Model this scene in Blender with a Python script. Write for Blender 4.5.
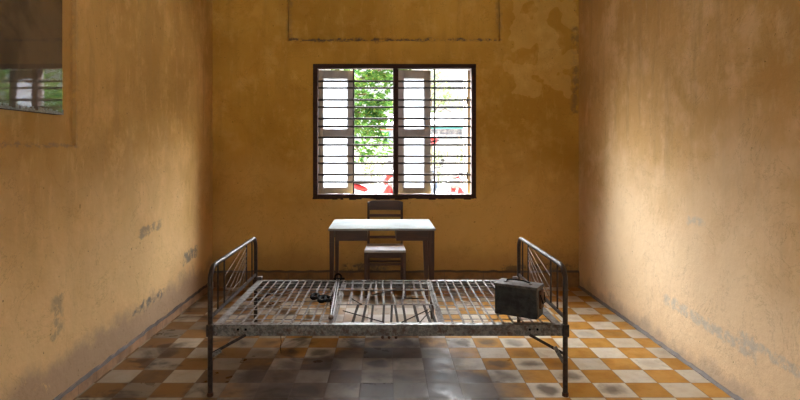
import bpy, bmesh, math, random
from mathutils import Vector, Matrix, Euler
R = random.Random(7)
for o in list(bpy.data.objects): bpy.data.objects.remove(o)
scene = bpy.context.scene
COL = scene.collection
PI = math.pi

# ------------------------------------------------------------------ camera
cam_d = bpy.data.cameras.new('camera'); cam = bpy.data.objects.new('camera', cam_d); COL.objects.link(cam)
cam.location = (0, 0, 1.42); cam.rotation_euler = (PI/2, 0, 0)
cam_d.sensor_width = 36; cam_d.lens = 556/800*36
cam_d.shift_x = 14/800; cam_d.shift_y = -50/800
cam_d.clip_start = .05; cam_d.clip_end = 300
scene.camera = cam

# ------------------------------------------------------------------ world, sun, exposure
SKY_FRONT, SKY_BACK, SKY_LOW = 66.0, 3.5, 1.0
SUN = 14.0
world = bpy.data.worlds.new('sky'); scene.world = world; world.use_nodes = True
def build_world():
    nt = world.node_tree; n = nt.nodes; l = nt.links; n.clear()
    out = n.new('ShaderNodeOutputWorld'); bg = n.new('ShaderNodeBackground')
    tc = n.new('ShaderNodeTexCoord'); sp = n.new('ShaderNodeSeparateXYZ')
    l.new(tc.outputs['Generated'], sp.inputs[0])
    # bright overcast sky: dim haze at the horizon, brighter higher up, brightest beyond the window side
    el = n.new('ShaderNodeMapRange'); el.inputs['From Min'].default_value = .13; el.inputs['From Max'].default_value = .30
    el.interpolation_type = 'SMOOTHSTEP'; l.new(sp.outputs['Z'], el.inputs['Value'])
    az = n.new('ShaderNodeMapRange'); az.inputs['From Min'].default_value = -.4; az.inputs['From Max'].default_value = .4
    az.inputs['To Min'].default_value = SKY_BACK; az.inputs['To Max'].default_value = SKY_FRONT
    l.new(sp.outputs['Y'], az.inputs['Value'])
    mx = n.new('ShaderNodeMix'); mx.data_type = 'FLOAT'
    l.new(el.outputs[0], mx.inputs['Factor']); mx.inputs['A'].default_value = SKY_LOW; l.new(az.outputs[0], mx.inputs['B'])
    bg.inputs['Color'].default_value = (.96, .98, 1, 1)
    l.new(mx.outputs[0], bg.inputs['Strength']); l.new(bg.outputs[0], out.inputs[0])
build_world()
if SUN:
    sd = bpy.data.lights.new('sun', 'SUN'); sd.energy = SUN; sd.angle = math.radians(32); sd.color = (1, .97, .94)
    so = bpy.data.objects.new('sun', sd); so.rotation_euler = Vector((1.9, -1.75, -.80)).to_track_quat('-Z', 'Y').to_euler(); COL.objects.link(so)
def portal(name, loc, rot, sx, sy):
    ld = bpy.data.lights.new(name, 'AREA'); ld.shape = 'RECTANGLE'; ld.size = sx; ld.size_y = sy
    ld.cycles.is_portal = True
    o = bpy.data.objects.new(name, ld); o.location = loc; o.rotation_euler = rot; COL.objects.link(o)
portal('window_daylight', (.083, 6.02, 1.62), (-PI/2, 0, 0), 1.66, 1.36)
portal('rear_door_daylight', (-.85, -1.25, 1.2), (PI/2, 0, 0), 1.1, 2.4)
portal('rear_window_daylight', (.95, -1.25, 1.6), (PI/2, 0, 0), 1.4, 1.4)
vs = scene.view_settings
vs.view_transform = 'Standard'; vs.look = 'None'; vs.gamma = 1; vs.use_curve_mapping = False
vs.exposure = 0.10
scene.cycles.max_bounces = 10; scene.cycles.diffuse_bounces = 6

# ------------------------------------------------------------------ mesh builder
ORG = {}
class MB:
    def __init__(s): s.bm = bmesh.new()
    def face(s, vs_):
        try: return s.bm.faces.new(vs_)
        except ValueError: return None
    def poly(s, pts): return s.face([s.bm.verts.new(p) for p in pts])
    def box(s, lo, hi, M=None):
        x0, y0, z0 = lo; x1, y1, z1 = hi
        c = [Vector(p) for p in ((x0,y0,z0),(x1,y0,z0),(x1,y1,z0),(x0,y1,z0),(x0,y0,z1),(x1,y0,z1),(x1,y1,z1),(x0,y1,z1))]
        if M: c = [M @ p for p in c]
        v = [s.bm.verts.new(p) for p in c]
        for f in ((3,2,1,0),(4,5,6,7),(0,1,5,4),(1,2,6,5),(2,3,7,6),(3,0,4,7)): s.face([v[i] for i in f])
        return s
    def hexa(s, a, b):          # two quads of 4 points
        v = [s.bm.verts.new(p) for p in list(a)+list(b)]
        for f in ((3,2,1,0),(4,5,6,7),(0,1,5,4),(1,2,6,5),(2,3,7,6),(3,0,4,7)): s.face([v[i] for i in f])
        return s
    def tube(s, pts, r, seg=10, closed=False, cap=True):
        pts = [Vector(p) for p in pts]; n = len(pts)
        rs = r if isinstance(r, (list, tuple)) else [r]*n
        rings = []; up = None
        for i, p in enumerate(pts):
            if closed: t = pts[(i+1) % n] - pts[i-1]
            else: t = pts[min(i+1, n-1)] - pts[max(i-1, 0)]
            t.normalize()
            if up is None:
                up = t.orthogonal().normalized()
            up = (up - t*up.dot(t))
            if up.length < 1e-6: up = t.orthogonal()
            up.normalize(); sd = t.cross(up)
            rings.append([s.bm.verts.new(p + rs[i]*(math.cos(2*PI*k/seg)*up + math.sin(2*PI*k/seg)*sd)) for k in range(seg)])
        m = n if closed else n-1
        for i in range(m):
            a, b = rings[i], rings[(i+1) % n]
            for k in range(seg): s.face([a[k], a[(k+1) % seg], b[(k+1) % seg], b[k]])
        if not closed and cap:
            s.face(rings[0][::-1]); s.face(rings[-1])
        return s
    def bar(s, p0, p1, w, h, up=(0,0,1)):      # rectangular bar from p0 to p1: w sideways, h along up
        p0, p1 = Vector(p0), Vector(p1); t = (p1-p0).normalized(); u = Vector(up); u = (u - t*u.dot(t)).normalized(); sd = t.cross(u)
        q = [(-w/2,-h/2),(w/2,-h/2),(w/2,h/2),(-w/2,h/2)]
        return s.hexa([p0+sd*a+u*b for a,b in q], [p1+sd*a+u*b for a,b in q])
    def lathe(s, prof, seg=16, M=None):         # prof: (r,z)
        rings = []
        for r, z in prof:
            rings.append([s.bm.verts.new((M or Matrix()) @ Vector((r*math.cos(2*PI*k/seg), r*math.sin(2*PI*k/seg), z))) for k in range(seg)])
        for a, b in zip(rings, rings[1:]):
            for k in range(seg): s.face([a[k], a[(k+1) % seg], b[(k+1) % seg], b[k]])
        s.face(rings[0][::-1]); s.face(rings[-1]); return s
    def blob(s, c, rx, ry, rz, M=None, seg=14, rings=9):
        prof = [(max(math.sin(PI*i/rings), .02), -math.cos(PI*i/rings)) for i in range(rings+1)]
        T = Matrix.Translation(c) @ (M or Matrix()) @ Matrix.Diagonal((rx, ry, rz, 1))
        return s.lathe(prof, seg, T)
    def build(s, name, mat, parent=None, bevel=0, smooth=False, keep=False, seg=2):
        bmesh.ops.recalc_face_normals(s.bm, faces=s.bm.faces)
        me = bpy.data.meshes.new(name); loc = Vector((0,0,0))
        if parent is not None:
            s.bm.transform(ORG[parent.name].inverted())
        elif not keep:
            vv = [v.co for v in s.bm.verts]
            loc = Vector(((min(v.x for v in vv)+max(v.x for v in vv))/2, (min(v.y for v in vv)+max(v.y for v in vv))/2, min(v.z for v in vv)))
            bmesh.ops.translate(s.bm, vec=-loc, verts=s.bm.verts)
        s.bm.to_mesh(me); s.bm.free(); me.materials.append(mat)
        if smooth:
            for p in me.polygons: p.use_smooth = True
        o = bpy.data.objects.new(name, me); COL.objects.link(o); o.location = loc
        if parent is not None: o.parent = parent; ORG[o.name] = ORG[parent.name]
        else: ORG[o.name] = Matrix.Translation(loc)
        if bevel:
            b = o.modifiers.new('bevel', 'BEVEL'); b.width = bevel; b.segments = seg; b.limit_method = 'ANGLE'; b.angle_limit = .6
        if smooth:
            try:
                me.set_sharp_from_angle(angle=.7)
            except Exception: pass
        return o
def tag(o, label, cat=None, group=None, kind=None):
    if label: o['label'] = label
    if cat: o['category'] = cat
    if group: o['group'] = group
    if kind: o['kind'] = kind
    return o
def thing(name, label, cat, loc, rz=0, group=None, kind=None):
    o = bpy.data.objects.new(name, None); COL.objects.link(o); o.location = loc; o.rotation_euler = (0,0,rz)
    o.empty_display_size = .1
    ORG[o.name] = Matrix.Translation(Vector(loc)) @ Euler((0,0,rz)).to_matrix().to_4x4()
    return tag(o, label, cat, group, kind)
def copy_tree(o, parent=None):
    c = o.copy(); COL.objects.link(c)
    if parent is not None: c.parent = parent
    for ch in [x for x in bpy.data.objects if x.parent == o]: copy_tree(ch, c)
    return c

# ------------------------------------------------------------------ material helpers
class NT:
    def __init__(s, name):
        s.m = bpy.data.materials.new(name); s.m.use_nodes = True
        s.n = s.m.node_tree.nodes; s.l = s.m.node_tree.links; s.n.clear()
        s.out = s.n.new('ShaderNodeOutputMaterial'); s.b = s.n.new('ShaderNodeBsdfPrincipled')
        s.l.new(s.b.outputs[0], s.out.inputs[0])
        s.tc = s.n.new('ShaderNodeTexCoord').outputs['Object']
    def put(s, sock, v):
        if hasattr(v, 'is_linked') or isinstance(v, bpy.types.NodeSocket): s.l.new(v, sock)
        else:
            if isinstance(v, (tuple, list)) and len(v) == 3 and len(sock.default_value) == 4: v = (*v, 1)
            sock.default_value = v
    def math(s, op, a, b=0.0, c=None, clamp=False):
        m = s.n.new('ShaderNodeMath'); m.operation = op; m.use_clamp = clamp
        s.put(m.inputs[0], a); s.put(m.inputs[1], b)
        if c is not None: s.put(m.inputs[2], c)
        return m.outputs[0]
    def noise(s, scale=5, detail=4, rough=.55, stretch=None, off=(0,0,0), dist=0):
        v = s.tc
        if stretch or off != (0,0,0):
            mp = s.n.new('ShaderNodeMapping'); mp.inputs['Scale'].default_value = stretch or (1,1,1)
            mp.inputs['Location'].default_value = off; s.l.new(v, mp.inputs[0]); v = mp.outputs[0]
        t = s.n.new('ShaderNodeTexNoise'); s.l.new(v, t.inputs['Vector'])
        t.inputs['Scale'].default_value = scale; t.inputs['Detail'].default_value = detail
        t.inputs['Roughness'].default_value = rough; t.inputs['Distortion'].default_value = dist
        return t.outputs['Fac']
    def step(s, v, a, b, lo=0., hi=1.):
        m = s.n.new('ShaderNodeMapRange'); m.interpolation_type = 'SMOOTHSTEP'
        s.put(m.inputs['Value'], v); m.inputs['From Min'].default_value = a; m.inputs['From Max'].default_value = b
        m.inputs['To Min'].default_value = lo; m.inputs['To Max'].default_value = hi
        return m.outputs[0]
    def mix(s, f, a, b, mode='MIX'):
        m = s.n.new('ShaderNodeMix'); m.data_type = 'RGBA'; m.blend_type = mode
        s.put(m.inputs[0], f); s.put(m.inputs[6], a); s.put(m.inputs[7], b)
        return m.outputs[2]
    def xyz(s):
        q = s.n.new('ShaderNodeSeparateXYZ'); s.l.new(s.tc, q.inputs[0]); return q.outputs
    def bump(s, h, strength=.3, dist=.01):
        b = s.n.new('ShaderNodeBump'); b.inputs['Strength'].default_value = strength; b.inputs['Distance'].default_value = dist
        s.l.new(h, b.inputs['Height']); s.l.new(b.outputs[0], s.b.inputs['Normal'])
    def done(s, col, rough=.6, metal=0., spec=None):
        s.put(s.b.inputs['Base Color'], col); s.put(s.b.inputs['Roughness'], rough); s.put(s.b.inputs['Metallic'], metal)
        if spec is not None: s.put(s.b.inputs['Specular IOR Level'], spec)
        return s.m
def simple(name, col, rough=.5, metal=0., var=.25, scale=20, bump=0., dark=None):
    t = NT(name); n = t.noise(scale, 4)
    d = dark or tuple(c*(1-var*1.4) for c in col)
    c = t.mix(t.step(n, .35, .65), d, col)
    if bump: t.bump(n, bump, .003)
    return t.done(c, rough, metal)

def box_mask(t, q, a, b, soft, wob):       # soft mask inside [a,b] on socket q, wobbling with noise
    v = t.math('ADD', q, wob)
    return t.math('MULTIPLY', t.step(v, a-soft, a+soft), t.math('SUBTRACT', 1., t.step(v, b-soft, b+soft)))

def plaster(name, base, dark, light, horiz, side, pale=None, pale_amt=0.5):
    """ochre limewashed plaster; horiz = index of the axis that runs along the wall"""
    t = NT(name); q = t.xyz(); z = q[2]; h = q[horiz]
    big = t.noise(.9, 3, .6, off=(3.1, 1.7, .4)); mid = t.noise(3.2, 6, .65); fine = t.noise(22, 6, .7)
    streak = t.noise(9, 4, .6, stretch=(1, 1, .12)) ; brush = t.noise(26, 4, .7, stretch=(.5,.5,.18), off=(5,2,1))
    c = t.mix(t.step(big, .35, .68), dark, base)
    c = t.mix(t.math('MULTIPLY', t.step(mid, .48, .68), .6), c, light)
    mid2 = t.noise(1.9, 7, .7, off=(6,6,1), dist=.5)
    c = t.mix(t.math('MULTIPLY', t.step(mid2, .52, .68), .55), c, dark)
    c = t.mix(t.math('MULTIPLY', t.step(streak, .48, .7), .5), c, tuple(x*.72 for x in base))
    c = t.mix(t.math('MULTIPLY', t.step(brush, .52, .72), .4), c, light)
    c = t.mix(t.math('MULTIPLY', t.step(fine, .55, .8), .3), c, tuple(x*.6 for x in dark))
    if pale:      # pale lower wall, brightened with floor-bounced and window light painted into the colour
        w = t.math('ADD', z, t.math('MULTIPLY', t.math('SUBTRACT', t.noise(1.3, 5, .6, off=(9,4,2)), .5), 1.6))
        m = t.math('MULTIPLY', t.math('SUBTRACT', 1., t.step(w, .5, 1.75)), pale_amt)
        c = t.mix(m, c, pale)
    # isolated lighter repair patches high up
    pz = t.noise(2.6, 2, .4, off=(1.3, 7.7, 3.1))
    m = t.math('MULTIPLY', t.step(pz, .62, .68), .13)
    c = t.mix(m, c, light)
    # grime low down
    w = t.math('ADD', z, t.math('MULTIPLY', t.math('SUBTRACT', t.noise(4.5, 6, .65), .5), .35))
    low = t.math('SUBTRACT', 1., t.step(w, *side['grime']))
    c = t.mix(t.math('MULTIPLY', low, side['grime_amt']), c, side['grime_col'])
    # abraded blue-grey streaks; lines round the back niche are its painted shade
    for (h0, h1, z0, z1, slope, amt) in side.get('scuffs_and_shade', ()):
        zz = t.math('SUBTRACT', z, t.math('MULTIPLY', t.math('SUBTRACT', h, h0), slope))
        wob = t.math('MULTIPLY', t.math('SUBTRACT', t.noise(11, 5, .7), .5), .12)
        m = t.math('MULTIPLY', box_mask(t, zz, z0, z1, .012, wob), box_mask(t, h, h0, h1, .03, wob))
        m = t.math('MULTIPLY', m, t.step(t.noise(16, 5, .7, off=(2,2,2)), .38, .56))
        c = t.mix(t.math('MULTIPLY', m, amt), c, side.get('scuff_shade_col', (.27, .28, .27)))
    # repainted / peeled patch
    for (h0, h1, z0, z1, col, amt, thr) in side.get('patches', ()):
        wob = t.math('MULTIPLY', t.math('SUBTRACT', t.noise(5, 3, .5), .5), .5)
        m = t.math('MULTIPLY', box_mask(t, z, z0, z1, .008, wob), box_mask(t, h, h0, h1, .008, wob))
        m = t.math('MULTIPLY', m, t.step(t.noise(4.2, 2, .4, off=(4,1,6)), thr, thr+.015))
        c = t.mix(t.math('MULTIPLY', m, amt), c, col)
    sc = t.step(t.noise(7, 8, .85, off=(1,9,5), dist=1.2), .60, .66)
    scm = t.math('MULTIPLY', sc, t.step(t.noise(1.1, 3, .5, off=(7,3,8)), .45, .6))
    c = t.mix(t.math('MULTIPLY', scm, .45), c, tuple(min(.9, x*1.22) for x in light))
    ck = t.step(t.math('ABSOLUTE', t.math('SUBTRACT', t.noise(2.3, 7, .7, off=(3,5,9), dist=.6), .5)), 0, .006, 1., 0.)
    c = t.mix(t.math('MULTIPLY', ck, .35), c, tuple(x*.5 for x in dark))
    # little pits
    pit = t.step(t.noise(38, 2, .5, off=(8,8,8)), .735, .76)
    c = t.mix(t.math('MULTIPLY', pit, .7), c, tuple(x*.3 for x in dark))
    hgt = t.math('ADD', t.math('MULTIPLY', mid, 1.), t.math('ADD', t.math('MULTIPLY', fine, .35), t.math('MULTIPLY', pit, -.6)))
    t.bump(hgt, .75, .016)
    return t.done(c, .82, 0, .25)

# ------------------------------------------------------------------ palette
OCH = (.65, .41, .13); OCHD = (.48, .285, .07); OCHL = (.76, .50, .22)
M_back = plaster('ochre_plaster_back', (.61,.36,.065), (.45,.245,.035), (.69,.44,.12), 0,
    dict(grime=(.18, .55), grime_amt=.55, grime_col=(.26,.15,.06),
         scuffs_and_shade=((-.45, 0.0, .16, .24, 0, .8), (1.2, 1.99, .14, .23, 0, .7), (1.93, 2.0, 1.8, 2.7, 0, .5), (-1.03, 1.19, 2.556, 2.585, 0, .9), (-1.017,-1.0,2.55,3.1,0,.6), (1.165,1.183,2.55,3.1,0,.6)), scuff_shade_col=(.10,.085,.07),  # last three masks paint the niche's edge shade into the plaster
         patches=((1.30, 2.0, 2.0, 3.3, (.72,.47,.14), .38, .46),)), pale=(.76,.52,.19), pale_amt=.7)
M_left = plaster('ochre_plaster_left', OCH, OCHD, (.78,.50,.20), 1,
    dict(grime=(.20, .36), grime_amt=.75, grime_col=(.36,.26,.19),
         scuffs_and_shade=((3.95, 4.5, .235, .285, .02, .9), (4.95, 5.3, .40, .50, .03, .8), (4.05, 4.45, .77, .84, .08, .6), (3.0, 3.1, .40, .62, 0, .5), (1.5, 3.25, 1.435, 1.453, 0, .55), (3.215, 3.235, 1.45, 2.75, 0, .35)),
         scuff_shade_col=(.17,.165,.15)), pale=(.84,.60,.32), pale_amt=.7)
M_right = plaster('ochre_plaster_right', (.64,.415,.165), (.51,.31,.095), (.80,.58,.32), 1,
    dict(grime=(.02, .14), grime_amt=.5, grime_col=(.34,.27,.23),
         scuffs_and_shade=((3.0, 4.0, .27, .34, .05, .6), (2.4, 3.15, .30, .36, .05, .6), (3.5, 3.7, .93, .98, 0, .5)), scuff_shade_col=(.50,.50,.47)),
    pale=(.88,.70,.47), pale_amt=.85)
M_ceil = plaster('ceiling_limewash', (.38,.26,.12), (.3,.2,.08), (.44,.32,.17), 0, dict(grime=(-1,-.5), grime_amt=0., grime_col=(.3,.2,.1)))
M_skirt = plaster('skirting_cement', (.36,.21,.11), (.24,.14,.07), (.46,.31,.19), 0, dict(grime=(-.05,.05), grime_amt=.5, grime_col=(.13,.10,.08)))

def floor_material():
    t = NT('cement_tiles'); q = t.xyz(); T = .2015
    u = t.math('DIVIDE', t.math('SUBTRACT', q[0], .045), T); v = t.math('DIVIDE', t.math('SUBTRACT', q[1], .1665), T)
    iu = t.math('FLOOR', u); iv = t.math('FLOOR', v); fu = t.math('FRACT', u); fv = t.math('FRACT', v)
    par = t.math('FLOORED_MODULO', t.math('ADD', iu, iv), 2.)
    cb = t.n.new('ShaderNodeCombineXYZ'); t.l.new(iu, cb.inputs[0]); t.l.new(iv, cb.inputs[1])
    def rnd(o):
        w = t.n.new('ShaderNodeTexWhiteNoise'); w.noise_dimensions = '3D'
        ad = t.n.new('ShaderNodeVectorMath'); ad.operation = 'ADD'; t.l.new(cb.outputs[0], ad.inputs[0]); ad.inputs[1].default_value = (0, 0, o)
        t.l.new(ad.outputs[0], w.inputs['Vector']); return w.outputs['Value']
    r1, r2, r3 = rnd(1.5), rnd(4.5), rnd(8.5)
    n1 = t.noise(9, 3, .5); n2 = t.noise(1.6, 5, .6, off=(2,5,0)); n3 = t.noise(40, 4, .7)
    orange = t.mix(r1, (.48,.25,.05), (.62,.34,.085)); white = t.mix(r1, (.60,.55,.46), (.74,.70,.61))
    orange = t.mix(t.math('MULTIPLY', t.step(n1, .4, .8), .5), orange, (.40,.18,.05))
    white = t.mix(t.math('MULTIPLY', t.step(n1, .4, .8), .5), white, (.50,.40,.28))
    c = t.mix(par, orange, white)
    # walked-off dark centre of many tiles
    du = t.math('SUBTRACT', fu, .5); dv = t.math('SUBTRACT', fv, .5)
    d = t.math('SQRT', t.math('ADD', t.math('POWER', du, 2.), t.math('POWER', dv, 2.)))
    d = t.math('ADD', d, t.math('MULTIPLY', t.math('SUBTRACT', n1, .5), .8))
    core = t.math('SUBTRACT', 1., t.step(d, .15, .48))
    sx = t.math('SUBTRACT', q[0], -.12)
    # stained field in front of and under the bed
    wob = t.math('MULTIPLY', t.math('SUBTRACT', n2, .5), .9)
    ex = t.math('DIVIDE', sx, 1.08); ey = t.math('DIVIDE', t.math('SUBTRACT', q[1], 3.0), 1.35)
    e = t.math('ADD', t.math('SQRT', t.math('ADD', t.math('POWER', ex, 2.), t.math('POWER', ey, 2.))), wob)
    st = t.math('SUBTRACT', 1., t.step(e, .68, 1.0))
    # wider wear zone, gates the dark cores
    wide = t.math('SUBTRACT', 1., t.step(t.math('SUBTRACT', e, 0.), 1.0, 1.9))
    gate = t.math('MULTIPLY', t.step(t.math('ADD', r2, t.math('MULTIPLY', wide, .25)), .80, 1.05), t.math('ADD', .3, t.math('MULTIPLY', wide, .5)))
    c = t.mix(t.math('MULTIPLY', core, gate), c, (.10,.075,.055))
    # left side: ingrained brown dirt
    lm = t.math('MULTIPLY', t.math('SUBTRACT', 1., t.step(t.math('ADD', q[0], t.math('MULTIPLY', wob, .7)), -1.0, -.25)), .9)
    dirty = t.mix(par, t.mix(r3, (.060,.028,.012), (.19,.09,.024)), t.mix(r3, (.10,.075,.052), (.33,.275,.205)))
    dirty = t.mix(t.step(n1, .35, .75), dirty, t.mix(.35, dirty, (.25,.18,.12)))
    c = t.mix(lm, c, dirty)
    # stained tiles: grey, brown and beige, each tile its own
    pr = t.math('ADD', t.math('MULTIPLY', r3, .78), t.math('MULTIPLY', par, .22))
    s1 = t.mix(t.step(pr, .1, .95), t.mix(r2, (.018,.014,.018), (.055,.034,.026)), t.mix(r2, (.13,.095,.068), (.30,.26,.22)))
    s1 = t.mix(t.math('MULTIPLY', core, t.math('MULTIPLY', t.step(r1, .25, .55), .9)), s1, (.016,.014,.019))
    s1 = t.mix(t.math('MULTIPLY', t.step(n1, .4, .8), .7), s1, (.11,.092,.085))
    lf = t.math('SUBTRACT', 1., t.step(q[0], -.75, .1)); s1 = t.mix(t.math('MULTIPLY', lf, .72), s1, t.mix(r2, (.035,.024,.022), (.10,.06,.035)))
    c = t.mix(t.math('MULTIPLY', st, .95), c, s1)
    soot = t.math('MULTIPLY', t.step(t.noise(3.1, 4, .6, off=(4,8,1), dist=.6), .46, .66), t.math('SUBTRACT', 1., t.step(t.math('ADD', q[0], wob), .1, 1.0)))
    c = t.mix(t.math('MULTIPLY', soot, .75), c, (.030,.020,.017))
    # under the bed and beyond, brown haze of dust on the tiles
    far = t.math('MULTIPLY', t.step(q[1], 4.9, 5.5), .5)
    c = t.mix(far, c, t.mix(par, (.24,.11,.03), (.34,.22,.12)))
    sheen = t.math('MULTIPLY', box_mask(t, q[0], -.42, .42, .12, t.math('MULTIPLY', wob, .2)), box_mask(t, q[1], 4.35, 5.3, .12, t.math('MULTIPLY', wob, .2)))  # whitish window sheen seen through the bed, painted into the tile colour
    c = t.mix(t.math('MULTIPLY', sheen, .8), c, t.mix(par, (.54,.48,.42), (.70,.66,.62)))
    c = t.mix(t.math('MULTIPLY', t.step(n3, .5, .8), .25), c, (.12,.08,.05))
    g = t.math('MINIMUM', t.math('MINIMUM', fu, t.math('SUBTRACT', 1., fu)), t.math('MINIMUM', fv, t.math('SUBTRACT', 1., fv)))
    gr = t.math('SUBTRACT', 1., t.step(g, .006, .018))
    c = t.mix(t.math('MULTIPLY', gr, .55), c, (.11,.08,.06))
    t.bump(t.math('ADD', t.math('ADD', t.math('MULTIPLY', gr, -1.), t.math('MULTIPLY', n1, .5)), t.math('MULTIPLY', r1, .3)), .25, .006)
    rough = t.math('ADD', t.math('ADD', .26, t.math('MULTIPLY', r3, .10)), t.math('MULTIPLY', t.step(n1, .35, .65), .22))
    return t.done(c, rough, 0, .07)
M_floor = floor_material()

def metal_mat(name, a, b, rust, amt, rough=.45, metal=.6, scale=30):
    t = NT(name); n = t.noise(scale, 6, .7); n2 = t.noise(scale*.3, 5, .7, off=(3,3,3))
    c = t.mix(t.step(n, .4, .62), a, b)
    c = t.mix(t.math('MULTIPLY', t.step(n2, .5, .62), amt), c, rust)
    t.bump(n, .4, .002)
    return t.done(c, t.math('ADD', rough, t.math('MULTIPLY', n2, .3)), metal)
M_rail = metal_mat('worn_painted_iron', (.11,.115,.11), (.24,.245,.23), (.085,.048,.03), .8, .4, .35, 60)
M_strap = metal_mat('grey_strap_iron', (.16,.145,.135), (.26,.245,.235), (.09,.058,.042), .6, .65, .0, 25)
M_darkbar = metal_mat('rusty_bar_iron', (.014,.009,.007), (.028,.017,.012), (.04,.023,.016), .4, .85, 0.)
M_tube = metal_mat('dark_bed_tube', (.028,.021,.018), (.055,.042,.036), (.075,.045,.03), .6, .34, .35, 45)
M_wire = metal_mat('pale_wire', (.14,.11,.08), (.24,.20,.155), (.14,.08,.05), .6, .45, .4)
M_black = simple('black_iron', (.004,.004,.005), .9, 0., .3, 60, .2); M_black.node_tree.nodes['Principled BSDF'].inputs['Specular IOR Level'].default_value = .15
M_rod = metal_mat('grey_shackle_iron', (.05,.045,.043), (.11,.10,.097), (.10,.055,.035), .6, .35, .6)
M_rust = simple('rust_brown', (.13,.06,.03), .8, .2, .4, 60, .4)
M_box = metal_mat('black_tin_box', (.018,.021,.024), (.045,.052,.056), (.07,.065,.055), .5, .38, .35, 18)
M_boxtop = metal_mat('scuffed_tin_lid', (.05,.048,.045), (.13,.12,.11), (.10,.06,.04), .5, .4, .4, 30)
def wood(name, a, b, rough=.45, ax=2):
    t = NT(name); s = [14, 14, 14]; s[ax] = 1.4
    n = t.noise(3, 6, .65, stretch=tuple(s), dist=.4); m = t.noise(4, 4)
    c = t.mix(t.step(n, .35, .68), a, b); c = t.mix(t.math('MULTIPLY', t.step(m, .5, .75), .4), c, tuple(x*.5 for x in a))
    t.bump(n, .2, .002); return t.done(c, rough)
M_woodv = wood('brown_varnished_wood', (.042,.017,.009), (.085,.036,.017), .5)
M_woodh = wood('brown_varnished_wood_rails', (.042,.017,.009), (.085,.036,.017), .5, 0)
M_frame = wood('dark_window_frame_paint', (.022,.008,.006), (.045,.015,.011), .85, 0)
M_top = simple('pale_laminate', (.36,.405,.41), .8, 0, .1, 6, dark=(.29,.32,.32)); M_top.node_tree.nodes['Principled BSDF'].inputs['Specular IOR Level'].default_value = .05
M_seat = simple('pale_grey_seat', (.62,.61,.64), .4, 0, .1, 12)
M_sash = simple('grey_white_sash_paint', (.36,.35,.355), .6, 0, .12, 10)
M_bars = simple('dark_grille_iron', (.02,.013,.011), .8, 0., .3, 40)
def frosted():
    t = NT('frosted_pane'); t.n.remove(t.b)
    a = t.n.new('ShaderNodeBsdfTranslucent'); a.inputs[0].default_value = (.50,.52,.54,1)
    b = t.n.new('ShaderNodeBsdfDiffuse'); b.inputs[0].default_value = (.7,.7,.7,1)
    m = t.n.new('ShaderNodeMixShader'); m.inputs[0].default_value = .25
    t.l.new(a.outputs[0], m.inputs[1]); t.l.new(b.outputs[0], m.inputs[2]); t.l.new(m.outputs[0], t.out.inputs[0]); return t.m
M_pane = frosted()

# ------------------------------------------------------------------ the room
XL, XR, YB, YR, ZC = -1.80, 2.00, 5.77, -1.2, 3.25
def struct(o, label=None):
    o['kind'] = 'structure'
    if label: o['label'] = label
    return o
def wall_grid(name, mat, us, zs, depth, thick, place):
    """cells between us and zs; depth(i,j) -> recess depth of the cell or None for a hole; place(u, z, w): w = 0 inner face, grows outward"""
    m = MB(); nu, nz = len(us)-1, len(zs)-1
    def D(i, j):
        if i < 0 or j < 0 or i >= nu or j >= nz: return 'out'
        return depth(i, j)
    for i in range(nu):
        for j in range(nz):
            d = D(i, j)
            if d is None: continue
            a, b, c, e = us[i], us[i+1], zs[j], zs[j+1]
            m.poly([place(a,c,d), place(b,c,d), place(b,e,d), place(a,e,d)])
            m.poly([place(a,c,thick), place(a,e,thick), place(b,e,thick), place(b,c,thick)])
            for (di, dj, p, q) in ((-1,0,(a,c),(a,e)), (1,0,(b,c),(b,e)), (0,-1,(a,c),(b,c)), (0,1,(a,e),(b,e))):
                k = D(i+di, j+dj)
                k2 = thick if k in (None, 'out') else k
                if k2 > d: m.poly([place(*p, d), place(*q, d), place(*q, k2), place(*p, k2)])
    bmesh.ops.remove_doubles(m.bm, verts=m.bm.verts, dist=1e-5)
    return struct(m.build(name, mat, keep=True))
WX0, WX1, WZ0, WZ1 = -.757, .934, .925, 2.312
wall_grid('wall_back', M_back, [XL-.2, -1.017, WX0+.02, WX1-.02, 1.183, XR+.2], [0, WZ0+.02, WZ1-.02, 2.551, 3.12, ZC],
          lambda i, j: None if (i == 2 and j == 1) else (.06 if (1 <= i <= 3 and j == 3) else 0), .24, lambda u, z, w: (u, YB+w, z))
wall_grid('wall_left', M_left, [YR-.2, 1.55, 3.23, YB+.2], [0, 1.446, 2.75, ZC],
          lambda i, j: .022 if (i == 1 and j == 1) else 0, .22, lambda u, z, w: (XL-w, u, z))
wall_grid('wall_right', M_right, [YR-.2, YB+.2], [0, ZC], lambda i, j: 0, .22, lambda u, z, w: (XR+w, u, z))
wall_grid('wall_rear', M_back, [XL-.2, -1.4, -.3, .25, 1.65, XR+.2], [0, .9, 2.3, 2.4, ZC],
          lambda i, j: None if ((i == 1 and j <= 2) or (i == 3 and j == 1)) else 0, .2, lambda u, z, w: (u, YR-w, z))
struct(MB().box((XL-.22, YR-.2, -.12), (XR+.22, YB+.24, 0)).build('floor', M_floor, keep=True))
struct(MB().box((XL-.22, YR-.2, ZC), (XR+.22, YB+.24, ZC+.15)).build('ceiling', M_ceil, keep=True))
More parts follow.
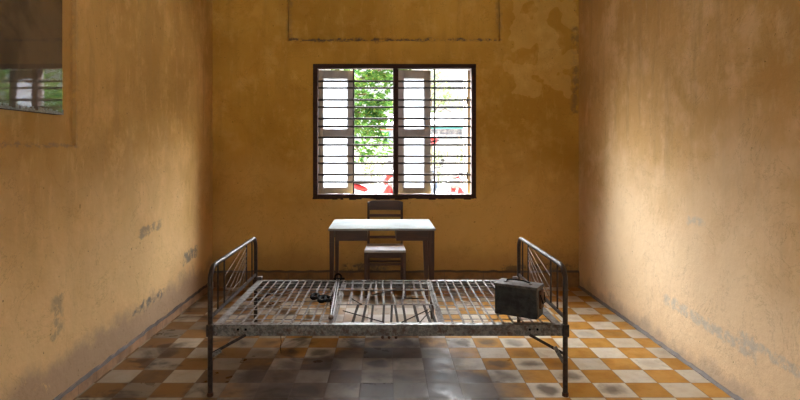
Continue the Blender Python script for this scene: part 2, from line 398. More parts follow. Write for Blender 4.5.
# skirtings: a jagged cement ledge, hand made
def skirting(name, p0, p1, nrm, h, t, mat, seed, n=60):
    rr = random.Random(seed); m = MB(); rows = []
    p0, p1, nrm = Vector(p0), Vector(p1), Vector(nrm)
    for i in range(n+1):
        b = p0.lerp(p1, i/n); tt = t*(1+.18*rr.uniform(-1, 1)); hh = h+.005*rr.uniform(-1, 1)
        rows.append([m.bm.verts.new(b + nrm*tt), m.bm.verts.new(b + nrm*tt + Vector((0,0,hh-.012))),
                     m.bm.verts.new(b + nrm*(tt-.012) + Vector((0,0,hh))), m.bm.verts.new(b + Vector((0,0,hh+.006))), m.bm.verts.new(b - nrm*.01)])
    for a, b in zip(rows, rows[1:]):
        for k in range(4): m.face([a[k], a[k+1], b[k+1], b[k]])
        m.face([a[4], a[0], b[0], b[4]])
    m.face(rows[0]); m.face(rows[-1])
    return struct(m.build(name, mat, keep=True))
def skirt_mat(name, horiz, body, top):
    t = NT(name); q = t.xyz(); n = t.noise(6, 5, .65); n2 = t.noise(30, 4, .7)
    c = t.mix(t.step(n, .38, .65), body, tuple(x*.62 for x in body))
    # joints between the skirting tiles
    f = t.math('FRACT', t.math('DIVIDE', q[horiz], .2015)); j = t.math('SUBTRACT', 1., t.step(t.math('MINIMUM', f, t.math('SUBTRACT', 1., f)), .006, .025))
    c = t.mix(t.math('MULTIPLY', j, .5), c, (.09,.07,.06))
    g = t.n.new('ShaderNodeNewGeometry'); gs = t.n.new('ShaderNodeSeparateXYZ'); t.l.new(g.outputs['Normal'], gs.inputs[0])
    c = t.mix(t.math('MULTIPLY', t.step(gs.outputs[2], .3, .7), .85), c, top)   # dust-black upper ledge
    c = t.mix(t.math('MULTIPLY', t.step(n2, .5, .75), .3), c, (.10,.075,.06))
    t.bump(n2, .3, .004); return t.done(c, .7)
M_skl = skirt_mat('left_skirting_tile', 1, (.42,.25,.14), (.035,.033,.035))
M_skb = skirt_mat('back_skirting_tile', 0, (.30,.165,.06), (.07,.055,.045))
M_skr = skirt_mat('right_skirting_cement', 1, (.27,.245,.23), (.20,.185,.18))
skirting('baseboard_left', (XL, YR, 0), (XL, YB, 0), (1,0,0), .07, .017, M_skl, 3, 120)
skirting('baseboard_back', (XL, YB, 0), (XR, YB, 0), (0,-1,0), .165, .022, M_skb, 4)
skirting('baseboard_right', (XR, YR, 0), (XR, YB, 0), (-1,0,0), .018, .016, M_skr, 5, 160)

# ------------------------------------------------------------------ window with grille and open casements
win = thing('window_1', 'dark-framed window with iron grille and outward white casements', None, (.083, YB, WZ0), kind='structure')
def pz(y, d=YB): return 1.42-(y-150)*d/556
def px(x, d=YB): return (x-386)*d/556
fr = MB()
rj = random.Random(11)
fy0, fy1 = YB-.012, YB+.09
fr.box((WX0, fy0, WZ1-.045), (WX1, fy1, WZ1)); fr.box((WX0, fy0, WZ0), (WX0+.048, fy1, WZ1-.045)); fr.box((WX1-.048, fy0, WZ0), (WX1, fy1, WZ1-.045))
fr.box((WX0+.048, fy0, WZ0), (WX1-.048, fy1, WZ0+.035))
fr.build('window_frame', M_frame, win, bevel=.004)
MB().box((.073, YB-.005, WZ0+.035), (.128, fy1, WZ1-.045)).build('mullion', M_frame, win, bevel=.004)
# ragged dark paint and chipped sill under the frame
m = MB()
xx = WX0-.005
while xx < WX1-.01:
    w = rj.uniform(.025, .075); hgt = rj.uniform(.006, .024)
    m.box((xx, YB-.006, WZ0-hgt), (min(xx+w, WX1+.01), YB+.02, WZ0+.004)); xx += w
m.build('chipped_sill_edge', M_frame, win, bevel=.002)
for y in (81.3, 88, 99.9, 107.2, 118.6, 126.5, 137.5, 144.9, 156.2, 163.2, 174.6, 182):
    z = pz(y, 5.81); MB().tube([(WX0+.03, 5.81, z), (WX1-.03, 5.81, z)], .0105, 8).build('grille_bar', M_bars, win, smooth=True)
for x in (353.6, 434.6):
    MB().tube([(px(x, 5.824), 5.824, WZ0+.03), (px(x, 5.824), 5.824, WZ1-.03)], .0085, 8).build('upright_grille_bar', M_bars, win, smooth=True)
def sash(hx, width, ang, hinge):       # hinge +1: leaf runs to +x from the hinge, -1: to -x; ang opens outward
    O = Matrix.Translation((hx, 5.93, 0)) @ Matrix.Rotation(ang*hinge, 4, 'Z')
    def B(mm, a, b, z0, z1, t0=-.02, t1=.02): mm.box((min(a*hinge, b*hinge), t0, z0), (max(a*hinge, b*hinge), t1, z1), O)
    f = MB(); sw = .072; zt, zb = 2.272, .955
    B(f, 0, sw, zb, zt); B(f, width-sw, width, zb, zt)
    B(f, sw, width-sw, zt-.09, zt); B(f, sw, width-sw, zb, zb+.065); B(f, sw, width-sw, 1.558, 1.643)
    s = f.build('casement_sash', M_sash, win, bevel=.004)
    for z0, z1 in ((zb+.065, 1.558), (1.643, zt-.09)):
        g = MB(); B(g, sw-.01, width-sw+.01, z0-.01, z1+.01, -.003, .003); g.build('frosted_pane', M_pane, s)
    h = MB()
    for z in (1.15, 1.95): h.tube([O @ Vector((0, -.024, z-.04)), O @ Vector((0, -.024, z+.04))], .007, 8)
    h.build('hinge', M_bars, s)
sash(px(316.5, 5.93), .40, .10, 1)
sash(.118, .36, .08, 1)
sash(.888, .38, PI/2+.02, -1)
MB().tube([(-.345, 5.955, 1.50), (-.345, 5.965, 1.58)], .008, 8).build('casement_latch', M_bars, win)

# ------------------------------------------------------------------ picture on the left wall
def picture_mat():
    t = NT('old_dark_photograph'); n = t.noise(2.2, 5, .6, dist=.8); n2 = t.noise(6, 6, .7, off=(4,4,4))
    c = t.mix(t.step(n, .4, .62), (.055,.040,.022), (.16,.108,.052)); c = t.mix(t.math('MULTIPLY', t.step(n2, .52, .75), .6), c, (.20,.14,.075))
    return t.done(c, .7)
def glass_mat():
    t = NT('picture_glass'); t.n.remove(t.b)
    tr = t.n.new('ShaderNodeBsdfTransparent'); gl = t.n.new('ShaderNodeBsdfGlossy'); gl.inputs['Roughness'].default_value = .03
    fr_ = t.n.new('ShaderNodeFresnel'); fr_.inputs[0].default_value = 1.85
    mx = t.n.new('ShaderNodeMixShader'); ge = t.n.new('ShaderNodeNewGeometry'); t.l.new(t.math('MULTIPLY', fr_.outputs[0], t.math('SUBTRACT', 1., ge.outputs['Backfacing'])), mx.inputs[0]); t.l.new(tr.outputs[0], mx.inputs[1]); t.l.new(gl.outputs[0], mx.inputs[2])
    t.l.new(mx.outputs[0], t.out.inputs[0]); return t.m
PY0, PY1, PZ0, PZ1 = 1.75, 3.056, 1.613, 2.60
pic = thing('glazed_picture', 'dark old photograph behind reflecting glass on left wall', 'picture', (XL-.022, (PY0+PY1)/2, PZ0))
MB().box((XL-.022, PY0, PZ0), (XL+.020, PY1, PZ1)).build('backing_board', M_frame, pic)
MB().box((XL+.020, PY0+.006, PZ0+.006), (XL+.0215, PY1-.006, PZ1-.006)).build('photograph', picture_mat(), pic)
MB().box((XL+.024, PY0+.003, PZ0+.003), (XL+.027, PY1-.003, PZ1-.003)).build('glass_pane', glass_mat(), pic)
m = MB(); rj = random.Random(5); yy = PY0
while yy < PY1-.01:           # flaking strip of sealing tape along the lower edge
    w = rj.uniform(.01, .03); m.box((XL+.0272, yy, PZ0), (XL+.0285, min(yy+w, PY1), PZ0+rj.uniform(.006, .028))); yy += w
m.build('flaking_tape', simple('flaking_tape', (.30,.33,.31), .6, 0, .3, 60), pic)

# ------------------------------------------------------------------ bed
BXL, BXR, BYF, BYR = -1.015, 1.035, 3.21, 4.33
bed = thing('metal_bed', 'bare iron bed frame with strap-metal base in the middle of the room', 'bed', ((BXL+BXR)/2, (BYF+BYR)/2, 0))
HT = .742
def arc_path(x):
    r = .085; p = [(x, BYF, .012), (x, BYF, .35), (x, BYF, HT-r)]
    for k in range(1, 7):
        a = PI*k/12; p.append((x, BYF+r-r*math.cos(a), HT-r+r*math.sin(a)))
    for k in range(1, 4): p.append((x, BYF+r+(BYR-BYF-2*r)*k/4, HT))
    for k in range(0, 7):
        a = PI*k/12; p.append((x, BYR-r+r*math.sin(a), HT-r+r*math.cos(a)))
    p += [(x, BYR, .35), (x, BYR, .012)]
    return p
for x, s in ((BXL, 1), (BXR, -1)):
    e = MB().tube(arc_path(x), .0145, 12).build('end_frame', M_tube, bed, smooth=True)
    MB().bar((x, BYF, .452), (x, BYR, .452), .012, .02).build('lower_crossbar', M_tube, e)
    for y in (3.356, 3.49, 4.045, 4.21):
        MB().tube([(x, y, .455), (x, y, HT)], .0058, 8).build('spindle', M_tube, e, smooth=True)
    for (y1, z1) in ((3.495, .625), (3.495, .545), (3.495, .475), (3.64, .458), (3.80, .458), (3.93, .458)):
        MB().tube([(x, 4.04, .66+.09*(z1-.45)/.175 if y1 < 3.5 else .66-.07*(y1-3.6)/.33), (x, y1, z1)], .0023, 6).build('fan_wire', M_wire, e)
    MB().tube([(x, 3.50, .545), (x, 3.68, .50), (x, 3.86, .51), (x, 4.04, .58)], .0022, 6).build('cross_wire', M_wire, e)
    for y in (BYF, BYR):
        MB().tube([(x, y, 0), (x, y, .02)], .018, 12).build('foot', M_rust, e)
        MB().box((x-.019, y-.017, .345), (x+.019, y+.017, .415)).build('joint_bracket', M_tube, e, bevel=.004)
# angle-iron rails
for y, s, nm in ((BYF+.006, 1, 'front'), (BYR-.006, -1, 'rear')):
    m = MB(); m.box((BXL+.016, y-.003, .345), (BXR-.016, y+.003, .41)); m.box((BXL+.016, min(y, y+s*.045), .404), (BXR-.016, max(y, y+s*.045), .41))
    o = m.build('side_rail', M_rail, bed, bevel=.0015)
    for xx in (BXL+.16, BXL+.205, BXR-.16, BXR-.205): MB().tube([(xx, y-.002*s, .383), (xx, y-.007*s, .383)], .007, 8).build('rivet', M_black, o)
for x, s in ((BXL+.02, 1), (BXR-.02, -1)):
    m = MB(); m.box((min(x, x+s*.045), BYF+.01, .4045), (max(x, x+s*.045), BYR-.01, .4105)); m.box((x-.003, BYF+.01, .36), (x+.003, BYR-.01, .4105))
    m.build('end_rail', M_strap, bed, bevel=.0015)
# diagonal braces
for x, s in ((BXL, 1), (BXR, -1)):
    for y in (BYF, BYR):
        MB().bar((x+s*.012, y+.004, .245), (x+s*.205, y+.004, .352), .006, .016, up=(0,0,1)).build('brace', M_tube, bed)
        MB().bar((x+s*.010, y-.002, .195 if s < 0 else .235), (x+s*.062, y-.002, .285 if s < 0 else .262), .005, .022).build('brace_plate', M_rail, bed)
# woven strap panels left and right
def panel(x0, x1, seed):
    rr = random.Random(seed); m = MB(); n = max(2, round((x1-x0)/.0575))
    for i in range(n+1):
        x = x0+(x1-x0)*i/n; j1, j2 = rr.uniform(-.004, .004), rr.uniform(-.004, .004)
        ys = [BYF+.02, BYF+.35, (BYF+BYR)/2, BYR-.35, BYR-.02]; zs = [.412, .410, .409, .410, .412]
        for k in range(4):
            m.bar((x+j1+(j2-j1)*k/4, ys[k]-.001, zs[k]), (x+j1+(j2-j1)*(k+1)/4, ys[k+1]+.001, zs[k+1]), .0115, .0022)
    k = 11
    for i in range(1, k):
        y = BYF+.02+(BYR-BYF-.04)*i/k+rr.uniform(-.006, .006)
        m.bar((x0, y, .4075), (x1, y+rr.uniform(-.006, .006), .4075), .0095, .002)
    return m.build('strap_panel', M_strap, bed)
SX0, SX1 = -.325, .335
panel(BXL+.06, SX0, 1); panel(SX1, BXR-.06, 2)
# crossbars dividing the base
for x in (SX0, SX1):
    MB().bar((x, BYF+.01, .400), (x, BYR-.01, .400), .026, .006).build('cross_support', M_strap, bed)
    for dx in (.022,):
        MB().bar((x+dx*(1 if x < 0 else -1), BYF+.03, .406), (x+dx*(1 if x < 0 else -1), BYR-.03, .406), .009, .004).build('cross_strip', M_strap, bed)
# broken middle section
MB().bar((SX0, 3.995, .414), (SX1, 3.995, .414), .020, .005).build('centre_crossbar', M_strap, bed)
MB().bar((SX0, 3.64, .408), (SX1, 3.64, .408), .016, .004).build('centre_crossbar', M_strap, bed)
MB().bar((SX0, 4.23, .407), (SX1, 4.23, .407), .05, .003).build('centre_crossbar', M_rail, bed)
rr = random.Random(21)
up_ = [(341,357-0),]
for (xa, xb) in ((352,350),(362,361),(370,366),(376,377),(383,384),(391,396),(404,402),(415,419),(422,428)):
    A = ((xa-386)*3.995/556, 3.995, .411); B = ((xb-386)*3.64/556, 3.64, .409)
    C_ = ((xa-386)*4.0/556+rr.uniform(-.01,.01), BYR-.02, .411)
    m = MB(); m.bar(C_, A, .014, .0022); m.bar(A, B, .014, .0022); m.build('loose_strap', M_strap, bed)
for (xa, xb) in ((358,352),(366,362),(373,371),(384,383),(392,391),(395,398),(403,406),(414,419),(424,431),(430,436)):
    A = ((xa-386)*3.64/556, 3.64, .404); B = ((xb-386)*3.26/556, 3.25, .398)
    MB().bar(A, B, .0135, .012).build('rusted_slat', M_darkbar, bed)
for (a, b) in (((343,312),(384,324)), ((402,325),(428,311)), ((432,310),(420,324)), ((352,300),(362,306)), ((372,296),(402,290)), ((396,299),(424,300))):
    def on(pq):
        d = 1.012*556/(pq[1]-150); return ((pq[0]-386)*d/556, max(min(d, BYR-.03), BYF+.03), .416)
    MB().tube([on(a), on(b)], .0035, 6).build('bent_wire', M_darkbar, bed)
for y in (3.75, 3.87, 4.11):
    MB().bar((SX0, y+rr.uniform(-.02,.02), .406), (SX1, y+rr.uniform(-.02,.02), .406), .007, .002).build('cross_strip', M_strap, bed)
for xx in (-.02, .018, .058):
    MB().blob((xx, BYF+.004, .337), .009, .007, .009).build('hanging_bolt', M_rust, bed)
MB().tube([(-.61, BYF+.008, .35), (-.605, BYF+.004, .31), (-.612, BYF+.006, .28), (-.606, BYF+.002, .245)], .0018, 5).build('hanging_wire', M_black, bed)
# pale weld brackets at the rear corners
for x in (BXL+.035, BXR-.03):
    MB().box((x-.02, BYR-.03, .412), (x+.018, BYR+.004, .438)).build('corner_bracket', M_strap, bed, bevel=.005)

# ------------------------------------------------------------------ shackle things on the bed
rod = thing('shackle_rod', 'long grey iron shackle rod lying across the bed base', 'rod', (-.345, 3.72, .4135))
P0, P1 = Vector((-.366, 4.24, .4305)), Vector((-.325, 3.30, .4235))
sdv = Vector((.0085, 0, 0))
MB().tube([P0-sdv, P1-sdv*.8], .0062, 8).build('bar', M_rod, rod, smooth=True)
MB().tube([P0+sdv, P1+sdv*.8], .0062, 8).build('bar', M_rod, rod, smooth=True)
MB().blob(tuple(P1+Vector((-.001, .0, .004))), .017, .035, .0115).build('rusted_knob', M_rust, rod, smooth=True)
m = MB(); c0 = P0+Vector((0, .02, .016))
m.tube([c0+Vector((.024*math.cos(a), 0, .024*math.sin(a))) for a in [2*PI*k/16 for k in range(16)]], .0075, 8, closed=True)
m.tube([c0+Vector((-.035, -.01, -.012)), c0+Vector((.05, -.005, -.010))], .008, 8)
m.build('eye_ring', M_black, rod, smooth=True)

sh = thing('leg_shackles', 'pair of black ring shackles joined beside the iron rod', 'shackles', (-.43, 3.75, .414))
def ring(cx, cy, rx, ry, r, tilt=0):
    return [(cx+rx*math.cos(2*PI*k/20), cy+ry*math.sin(2*PI*k/20), .4275+tilt*math.cos(2*PI*k/20)) for k in range(20)]
def onb(x, y, z=.427):
    d = (1.42-z)*556/(y-150); return Vector(((x-386)*d/556, d, z))
a = onb(315, 296.3); b = onb(322.2, 300.2)
MB().tube(ring(a.x, a.y, .0225, .055, 1), .0115, 8, closed=True).build('shackle_ring', M_black, sh, smooth=True)
MB().tube([(p[0]+b.x-a.x, p[1]+b.y-a.y, p[2]+.006) for p in ring(a.x, a.y, .0215, .053, 1)], .0115, 8, closed=True).build('shackle_ring', M_black, sh, smooth=True)
MB().tube([onb(318,296.5,.432), onb(325,296.2,.433), onb(331,297.6,.433)], [.010,.013,.008], 8).build('shackle_arm', M_black, sh, smooth=True)
MB().tube([onb(325.5,301,.433), onb(330,300.2,.434), onb(331.3,299.6,.433)], [.010,.013,.008], 8).build('shackle_arm', M_black, sh, smooth=True)
MB().tube([onb(330.2,296.5,.432), onb(330.6,300.6,.432)], .005, 8).build('pin', M_rod, sh, smooth=True)

# ------------------------------------------------------------------ ammunition tin
ang = math.atan2(3.29-3.426, .892-.669)
tin = thing('ammunition_tin', 'dented black metal box with hinged lid on right end of the bed', 'box', (.669, 3.426, .4135), ang)
L_, D_, H_ = .262, .135, .178
TM = ORG[tin.name]
def tb(lo, hi, name, mat, parent, bevel=.003): return MB().box(lo, hi, TM).build(name, mat, parent, bevel=bevel)
body = tb((0, 0, 0), (L_, D_, H_), 'body', M_box, tin, .006)
lid = tb((-.004, -.004, H_-.004), (L_+.005, D_+.004, H_+.013), 'lid', M_boxtop, tin, .004)
hp = [TM @ Vector(p) for p in ((.05, D_/2, H_+.013), (.06, D_/2, H_+.026), (.10, D_/2, H_+.031), (.16, D_/2, H_+.029), (.195, D_/2+.004, H_+.020), (.205, D_/2+.004, H_+.013))]
MB().tube(hp, .0045, 8).build('carrying_handle', M_black, lid, smooth=True)
for a_, b_ in ((.038, .06), (.196, .216)): tb((a_, D_/2-.016, H_+.012), (b_, D_/2+.017, H_+.018), 'handle_mount', M_boxtop, lid, .002)
tb((L_, D_*.30, .055), (L_+.016, D_*.72, H_-.012), 'latch', M_rust, tin, .006)
m = MB(); m.tube([TM @ Vector((L_+.013, D_*.2, .145)), TM @ Vector((L_+.024, D_*.35, .09)), TM @ Vector((L_+.024, D_*.65, .09)), TM @ Vector((L_+.013, D_*.8, .145))], .004, 8)
m.build('latch_wire', M_black, tin, smooth=True)
tb((L_, .006, .02), (L_+.003, .03, .13), 'end_rib', M_boxtop, tin, .001)

# ------------------------------------------------------------------ table
tab = thing('writing_table', 'small brown wooden table with pale laminate top under the window', 'table', (-.037, 4.97, 0), math.radians(.6))
TT = ORG[tab.name]; HW, HD, TZ = .445, .315, .762
MB().hexa([TT @ Vector(p) for p in ((-HW-.006,-HD-.005,TZ-.018),(HW+.006,-HD-.005,TZ-.018),(HW+.006,HD,TZ-.018),(-HW-.006,HD,TZ-.018))],
          [TT @ Vector(p) for p in ((-HW-.006,-HD-.005,TZ),(HW+.006,-HD-.005,TZ),(HW+.006,HD,TZ),(-HW-.006,HD,TZ))]).build('tabletop', M_top, tab, bevel=.003)
def tbox(lo, hi, name, mat=M_woodh, par=tab, bev=.002): return MB().box(lo, hi, TT).build(name, mat, par, bevel=bev)
zt = TZ-.018
for s in (-1, 1):
    for f in (-1, 1):
        x0 = s*(HW-.004); y0 = f*(HD-.012); w = .056 if s > 0 else .038; wb = .030; dd = .042; db = .028
        A = [(x0, y0, zt), (x0-s*w, y0, zt), (x0-s*w, y0-f*dd, zt), (x0, y0-f*dd, zt)]
        Mi = [(x0, y0, zt-.10), (x0-s*w, y0, zt-.10), (x0-s*w, y0-f*dd, zt-.10), (x0, y0-f*dd, zt-.10)]
        B = [(x0-s*.004, y0, 0), (x0-s*wb, y0, 0), (x0-s*wb, y0-f*db, 0), (x0-s*.004, y0-f*db, 0)]
        m = MB(); m.hexa([TT @ Vector(p) for p in A], [TT @ Vector(p) for p in Mi]); m.hexa([TT @ Vector(p) for p in Mi], [TT @ Vector(p) for p in B])
        m.build('leg', M_woodv, tab, bevel=.002)
# front aprons left and right of the open knee hole, side and back boards
wl, wr = -.125, .120
tbox((-HW+.052, -HD+.016, zt-.088), (wl, -HD+.036, zt), 'front_apron')
tbox((wr, -HD+.016, zt-.088), (HW-.052, -HD+.036, zt), 'front_apron')
tbox((wl-.018, -HD+.036, zt-.088), (wl, HD-.05, zt), 'knee_hole_side')
tbox((wr, -HD+.036, zt-.088), (wr+.018, HD-.05, zt), 'knee_hole_side')
for s in (-1, 1): tbox((min(s*(HW-.012), s*(HW-.032)), -HD+.05, zt-.088), (max(s*(HW-.012), s*(HW-.032)), HD-.05, zt), 'side_apron')
for a, b in ((-HW+.052, wl), (wr, HW-.052)): tbox((a, HD-.036, zt-.088), (b, HD-.016, zt), 'rear_apron')

# ------------------------------------------------------------------ chair
ch = thing('wooden_chair', 'brown wooden chair with pale seat behind the table', 'chair', (-.009, 5.52, 0))
CT = ORG[ch.name]
def cbox(lo, hi, name, mat=M_woodh, bev=.003): return MB().box(lo, hi, CT).build(name, mat, ch, bevel=bev)
CW = .182
MB().hexa([CT @ Vector(p) for p in ((-CW-.018,-.205,.438),(CW+.018,-.205,.438),(CW+.004,.165,.438),(-CW-.004,.165,.438))],
          [CT @ Vector(p) for p in ((-CW-.018,-.205,.464),(CW+.018,-.205,.464),(CW+.004,.165,.464),(-CW-.004,.165,.464))]).build('seat', M_seat, ch, bevel=.006)
for s in (-1, 1):
    MB().hexa([CT @ Vector((s*CW+a, -.185+b, 0)) for a, b in ((-.014,-.014),(.014,-.014),(.014,.014),(-.014,.014))],
              [CT @ Vector((s*CW+a, -.18+b, .438)) for a, b in ((-.019,-.017),(.019,-.017),(.019,.017),(-.019,.017))]).build('leg', M_woodv, ch, bevel=.003)
    # rear leg running up into the back post
    def sec(z, y, w=.0125): return [CT @ Vector((s*(CW-.012)+a, y+b, z)) for a, b in ((-w,-.015),(w,-.015),(w,.015),(-w,.015))]
    m = MB(); m.hexa(sec(0, .195), sec(.44, .160)); m.hexa(sec(.44, .160), sec(.89, .178)); m.build('rear_leg', M_woodv, ch, bevel=.003)
    cbox((s*CW-.009, -.17, .385), (s*CW+.009, .15, .436), 'seat_rail'); cbox((s*CW-.008, -.17, .235), (s*CW+.006, .165, .26), 'stretcher')
cbox((-CW+.018, -.196, .385), (CW-.018, -.178, .436), 'seat_rail'); cbox((-CW+.02, .145, .385), (CW-.02, .16, .436), 'seat_rail')
cbox((-CW+.018, -.19, .312), (CW-.018, -.178, .334), 'stretcher'); cbox((-CW+.02, .165, .27), (CW-.02, .18, .29), 'stretcher')
def back_rail(z0, z1, name, crown=0):
    m = MB(); n = 8; w = CW-.002; top = []
    for k in range(n):
        a, b = -w+2*w*k/n, -w+2*w*(k+1)/n
        ca, cb = .012*(1-(a/w)**2), .012*(1-(b/w)**2)
        za = z1 - (crown*(abs(a)/w)**10); zb = z1 - (crown*(abs(b)/w)**10)
        yo = .165+.018*(z0-.44)/.45
        m.hexa([CT @ Vector(p) for p in ((a,yo+ca-.008,z0),(b,yo+cb-.008,z0),(b,yo+cb+.012,z0),(a,yo+ca+.012,z0))],
               [CT @ Vector(p) for p in ((a,yo+ca-.008,za),(b,yo+cb-.008,zb),(b,yo+cb+.012,zb),(a,yo+ca+.012,za))])
    bmesh.ops.remove_doubles(m.bm, verts=m.bm.verts, dist=1e-5)
    return m.build(name, M_woodh, ch)
back_rail(.805, .902, 'top_rail', .014); back_rail(.735, .762, 'back_slat'); back_rail(.515, .54, 'back_slat')

# ------------------------------------------------------------------ outside: yard, tree, shelter, motorbikes
M_ground = simple('pale_concrete_yard', (.30,.285,.26), .9, 0, .2, 2)
M_wall_out = simple('white_yard_wall', (.42,.41,.39), .9, 0, .12, 3)
struct(MB().box((-30, YB+.24, -.2), (30, 60, -.02)).build('ground', M_ground, keep=True))
struct(MB().box((-30, -20, -.2), (30, YR-.2, -.02)).build('ground', M_ground, keep=True))
yw = MB().box((-14, 26, -.02), (14, 26.2, 1.9)).build('yard_wall', M_wall_out); tag(yw, 'long low white wall at the far end of the yard', 'wall')
def leafmat(name, a, b, c_):
    t = NT(name); t.n.remove(t.b); n = t.noise(2.5, 3); n2 = t.noise(25, 2)
    c = t.mix(t.step(n, .35, .65), a, b); c = t.mix(t.step(n2, .5, .7), c, c_)
    d = t.n.new('ShaderNodeBsdfDiffuse'); tr = t.n.new('ShaderNodeBsdfTranslucent'); mx = t.n.new('ShaderNodeMixShader'); mx.inputs[0].default_value = .4
    t.l.new(c, d.inputs[0]); t.l.new(c, tr.inputs[0]); t.l.new(d.outputs[0], mx.inputs[1]); t.l.new(tr.outputs[0], mx.inputs[2]); t.l.new(mx.outputs[0], t.out.inputs[0])
    return t.m
M_leaf = leafmat('tree_leaf', (.014,.06,.014), (.07,.15,.035), (.18,.23,.06))
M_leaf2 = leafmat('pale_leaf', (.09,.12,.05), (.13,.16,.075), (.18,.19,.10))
M_bark = simple('bark', (.16,.12,.08), .9, 0, .3, 12, .5)
def leaves(mm, c, r, n, size, rr):
    for _ in range(n):
        while True:
            p = Vector((rr.uniform(-1,1), rr.uniform(-1,1), rr.uniform(-1,1)))
            if p.length < 1: break
        p = Vector((c[0]+p.x*r[0], c[1]+p.y*r[1], c[2]+p.z*r[2]))
        M_ = Euler((rr.uniform(-.9,.9), rr.uniform(-.9,.9), rr.uniform(0,6.28))).to_matrix(); s = size*rr.uniform(.6,1.3)
        q = [Vector((0,-s,0)), Vector((.38*s,-.2*s,.05*s)), Vector((.25*s,.5*s,0)), Vector((0,s,-.15*s)), Vector((-.25*s,.5*s,0)), Vector((-.38*s,-.2*s,.05*s))]
        mm.poly([p + M_ @ v for v in q])
def tree(name, label, cat, loc, trunk_h, blobs, leafm, size, seed, group=None, trunk_r=.12):
    rr = random.Random(seed); t = thing(name, label, cat, loc, 0, group)
    m = MB(); x, y, z = loc
    m.tube([(x, y, z), (x+.05, y, z+trunk_h*.5), (x, y, z+trunk_h)], [trunk_r, trunk_r*.8, trunk_r*.55], 10)
    for (c, r, n) in blobs: m.tube([(x, y, z+trunk_h*.85), ((x+c[0])/2, (y+c[1])/2, (z+trunk_h+c[2])/2+.1), c], [trunk_r*.45, trunk_r*.3, trunk_r*.1], 7)
    m.build('trunk', M_bark, t, smooth=True)
    m = MB()
    for (c, r, n) in blobs: leaves(m, c, r, int(n*.72), size, rr)
    m.build('foliage', leafm, t)
    return t
tree('leafy_tree', 'green leafy tree outside the left half of the window', 'tree', (-1.25, 10.4, -.02), 2.2,
     [((-1.0,10.3,2.9),(.9,.8,.75),700), ((-.35,10.2,2.45),(.42,.5,.45),330), ((-.42,10.1,1.85),(.36,.4,.42),300), ((-.1,10.2,1.55),(.24,.3,.30),120),
      ((.0,10.3,2.85),(.5,.5,.26),420), ((-.08,10.2,2.13),(.3,.4,.25),230), ((.22,10.2,3.05),(.4,.4,.22),150), ((-.1,10.0,1.95),(.22,.3,.2),80), ((-1.4,10.2,2.0),(.7,.6,.6),350), ((-.45,10.1,1.35),(.25,.3,.18),70), ((-.6,10.4,3.4),(.9,.7,.5),350)], M_leaf, .085, 3)
tree('yard_tree', 'thin pale tree rising above the shelter roof', 'tree', (1.75, 22, -.02), 3.2,
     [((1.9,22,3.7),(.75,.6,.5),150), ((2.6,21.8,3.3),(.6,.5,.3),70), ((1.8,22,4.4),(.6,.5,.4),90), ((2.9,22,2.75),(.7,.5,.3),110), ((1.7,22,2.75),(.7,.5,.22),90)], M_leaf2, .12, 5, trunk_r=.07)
for i, (x, h, lab) in enumerate(((1.95, 1.3, 'pale green bush under the shelter, nearest the casement'), (2.95, 1.5, 'pale green bush under the shelter, nearest the window edge'), (-.55, .95, 'low pale bush by the yard wall behind the tree'))):
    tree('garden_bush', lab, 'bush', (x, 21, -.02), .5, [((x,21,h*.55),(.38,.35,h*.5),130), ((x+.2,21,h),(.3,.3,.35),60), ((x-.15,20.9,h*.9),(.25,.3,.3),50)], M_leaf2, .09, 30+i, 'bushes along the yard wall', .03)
tree('yard_tree', 'broad green tree outside to the right of the window, seen in the picture glass', 'tree', (3.6, 10.8, -.02), 2.4,
     [((3.2,10.4,2.6),(1.3,.9,.9),800), ((2.6,9.9,2.2),(.6,.6,.5),250), ((4.3,11,3.1),(1.1,.9,.8),500)], M_leaf, .10, 9)
# shelter
shl = thing('shelter', 'low white-roofed parking shelter with teal edge', 'shelter', (2.2, 14.6, -.02))
def zz(y, d): return 1.42-(y-150)*d/556
MB().hexa([(-.32, 14, zz(127,14)), (4.6, 14, zz(127,14)), (4.6, 16.5, 2.45), (-.32, 16.5, 2.45)], [(-.32, 14, zz(124.5,14)), (4.6, 14, zz(124.5,14)), (4.6, 16.5, 2.52), (-.32, 16.5, 2.52)]).build('roof', simple('white_roof_sheet', (.45,.46,.46), .6), shl)
MB().box((.9, 13.96, zz(128.8,14)), (4.6, 14.0, zz(127,14))).build('edge_strip', simple('teal_edge', (.02,.22,.22), .5), shl)
MB().box((-.32, 13.97, zz(130.5,14)), (.7, 14.0, zz(128.6,14))).build('edge_strip', simple('brick_red_edge', (.32,.09,.05), .6), shl)
m = MB(); rr = random.Random(8)
m.box((.9, 14.1, zz(134.5,14)), (4.6, 14.16, zz(129,14)))
m.build('fascia', simple('slate_fascia', (.07,.08,.11), .6, 0, .6, 9, dark=(.30,.31,.34)), shl)
for x in (px(413, 14.2), px(446, 14.2), px(459, 14.2), px(500, 14.2), -.25):
    MB().tube([(x, 14.2, -.02), (x, 14.2, 1.95)], .022, 8).build('post', M_wall_out, shl)
tarp = MB(); pts = [(-.10,1.90),(.14,1.90),(.13,1.70),(.10,1.62),(.04,1.55),(-.02,1.70),(-.07,1.74)]
tarp.hexa([(-.10,13.9,1.88),(.12,13.9,1.88),(.12,13.96,1.88),(-.10,13.96,1.88)][::-1], [(-.02,13.9,1.58),(.09,13.9,1.58),(.09,13.96,1.58),(-.02,13.96,1.58)])
tag(tarp.build('tarpaulin', simple('blue_grey_tarpaulin', (.12,.17,.28), .7), bevel=.01), 'small blue-grey tarpaulin hanging from the left end of the shelter', 'tarpaulin')
hel = thing('motorcycle_helmet', 'red helmet with dark rim hanging under the shelter roof', 'helmet', (px(433.2,13.4), 13.4, zz(143,13.4)))
cx_, cz_ = px(433.2,13.4), zz(139.5,13.4)
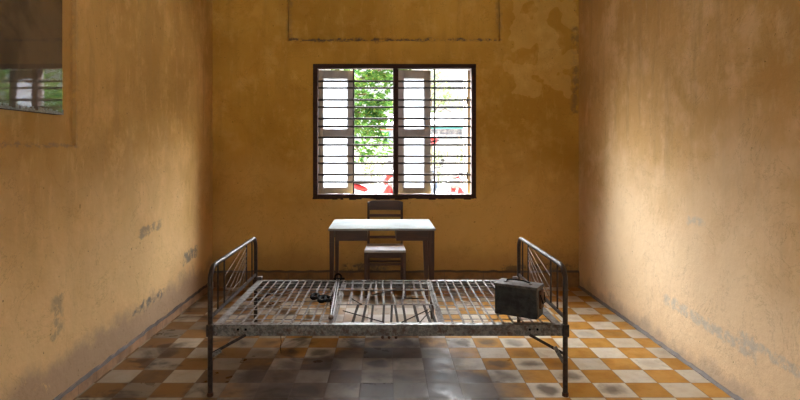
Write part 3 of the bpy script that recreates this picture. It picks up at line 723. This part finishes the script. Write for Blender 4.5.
MB().blob((cx_, 13.4, cz_), .135, .15, .12).build('shell', simple('red_gloss', (.30,.01,.012), .3, 0, .1), hel, smooth=True)
MB().tube([(cx_+.13*math.cos(a), 13.4+.145*math.sin(a), cz_-.05+.03*math.cos(a)) for a in [2*PI*k/18 for k in range(18)]], .018, 6, closed=True).build('rim', M_black, hel, smooth=True)
MB().tube([(cx_, 13.4, cz_+.11), (cx_, 13.963, 1.965)], .006, 6).build('strap', M_black, hel)

M_red = simple('red_fairing', (.30,.012,.014), .35, 0, .1); M_blk = simple('black_plastic', (.03,.03,.035), .5); M_chr = simple('chrome', (.35,.36,.38), .35, .6, .1)
M_white = simple('white_fairing', (.2,.2,.2), .4)
M_blue = simple('dark_blue_fairing', (.05,.08,.14), .3)
def motorbike(label, loc, rz, body):
    t = thing('motorbike', label, 'motorbike', (0,0,0), 0, 'motorbikes parked in the yard')
    for x in (-.62, .62):
        w = MB().tube([(x+.235*math.cos(2*PI*k/24), 0, .285+.235*math.sin(2*PI*k/24)) for k in range(24)], .045, 8, closed=True).build('wheel', M_blk, t, smooth=True)
        m = MB()
        for k in range(8): m.tube([(x, 0, .285), (x+.22*math.cos(PI*k/4), 0, .285+.22*math.sin(PI*k/4))], .006, 5)
        m.tube([(x, -.05, .285), (x, .05, .285)], .045, 10); m.build('spokes', M_chr, w)
    MB().tube([(.62,.07,.285),(.50,.07,.62),(.40,.06,.90)], .022, 8).build('fork', M_chr, t); MB().tube([(.62,-.07,.285),(.50,-.07,.62),(.40,-.06,.90)], .022, 8).build('fork', M_chr, t)
    m = MB(); m.blob((.38,0,.80), .12, .13, .18, Matrix.Rotation(.3,4,'Y')); m.blob((.36,0,.50), .13, .20, .26, Matrix.Rotation(.35,4,'Y')); m.build('front_fairing', body, t, smooth=True)
    MB().blob((.62,0,.50), .19, .075, .10).build('mudguard', body, t, smooth=True)
    MB().blob((-.45,0,.60), .36, .11, .10, Matrix.Rotation(.12,4,'Y')).build('rear_body', body, t, smooth=True)
    MB().blob((.47,0,.74), .085, .165, .13, Matrix.Rotation(.3,4,'Y')).build('white_panel', M_white, t, smooth=True)
    m = MB(); m.tube([(.12,-.10,.42),(-.25,-.12,.52),(-.6,-.10,.62)], .03, 8); m.build('side_stripe', M_white, t, smooth=True)
    MB().blob((-.26,0,.75), .42, .14, .075).build('saddle', M_blk, t, smooth=True)
    MB().blob((-.05,0,.36), .24, .13, .14).build('engine', M_chr, t, smooth=True)
    MB().tube([(-.1,-.13,.25),(-.45,-.15,.25),(-.85,-.15,.36)], [.025,.04,.045], 8).build('exhaust', M_chr, t, smooth=True)
    hb = MB().tube([(.28,-.34,1.0),(.36,-.2,.97),(.38,0,.95),(.36,.2,.97),(.28,.34,1.0)], .014, 8).build('handlebar', M_blk, t, smooth=True)
    MB().blob((.50,0,.93), .07, .10, .07).build('headlight', M_chr, t, smooth=True)
    for s in (-1, 1):
        MB().tube([(.34,s*.24,.98),(.36,s*.30,1.13)], .007, 6).build('mirror_stalk', M_blk, hb)
        MB().blob((.36,s*.33,1.16), .018, .06, .04).build('mirror', M_blk, hb, smooth=True)
    MB().blob((-.86,0,.66), .05, .08, .045).build('tail_light', M_red, t, smooth=True)
    t.location = loc; t.rotation_euler = (0, 0, rz); return t
motorbike('red motorbike at the lower left of the window view', (-.30, 12.3, -.02), math.radians(-20), M_red)
motorbike('dark blue and red motorbike parked next to the window mullion', (.36, 13.6, -.02), math.radians(-80), M_blue)
motorbike('red motorbike at the lower right of the window view', (1.62, 12.0, -.02), math.radians(-115), M_red)
motorbike('dark motorbike parked between the right casement and the red motorbike', (1.25, 15.2, -.02), math.radians(-100), M_blue)
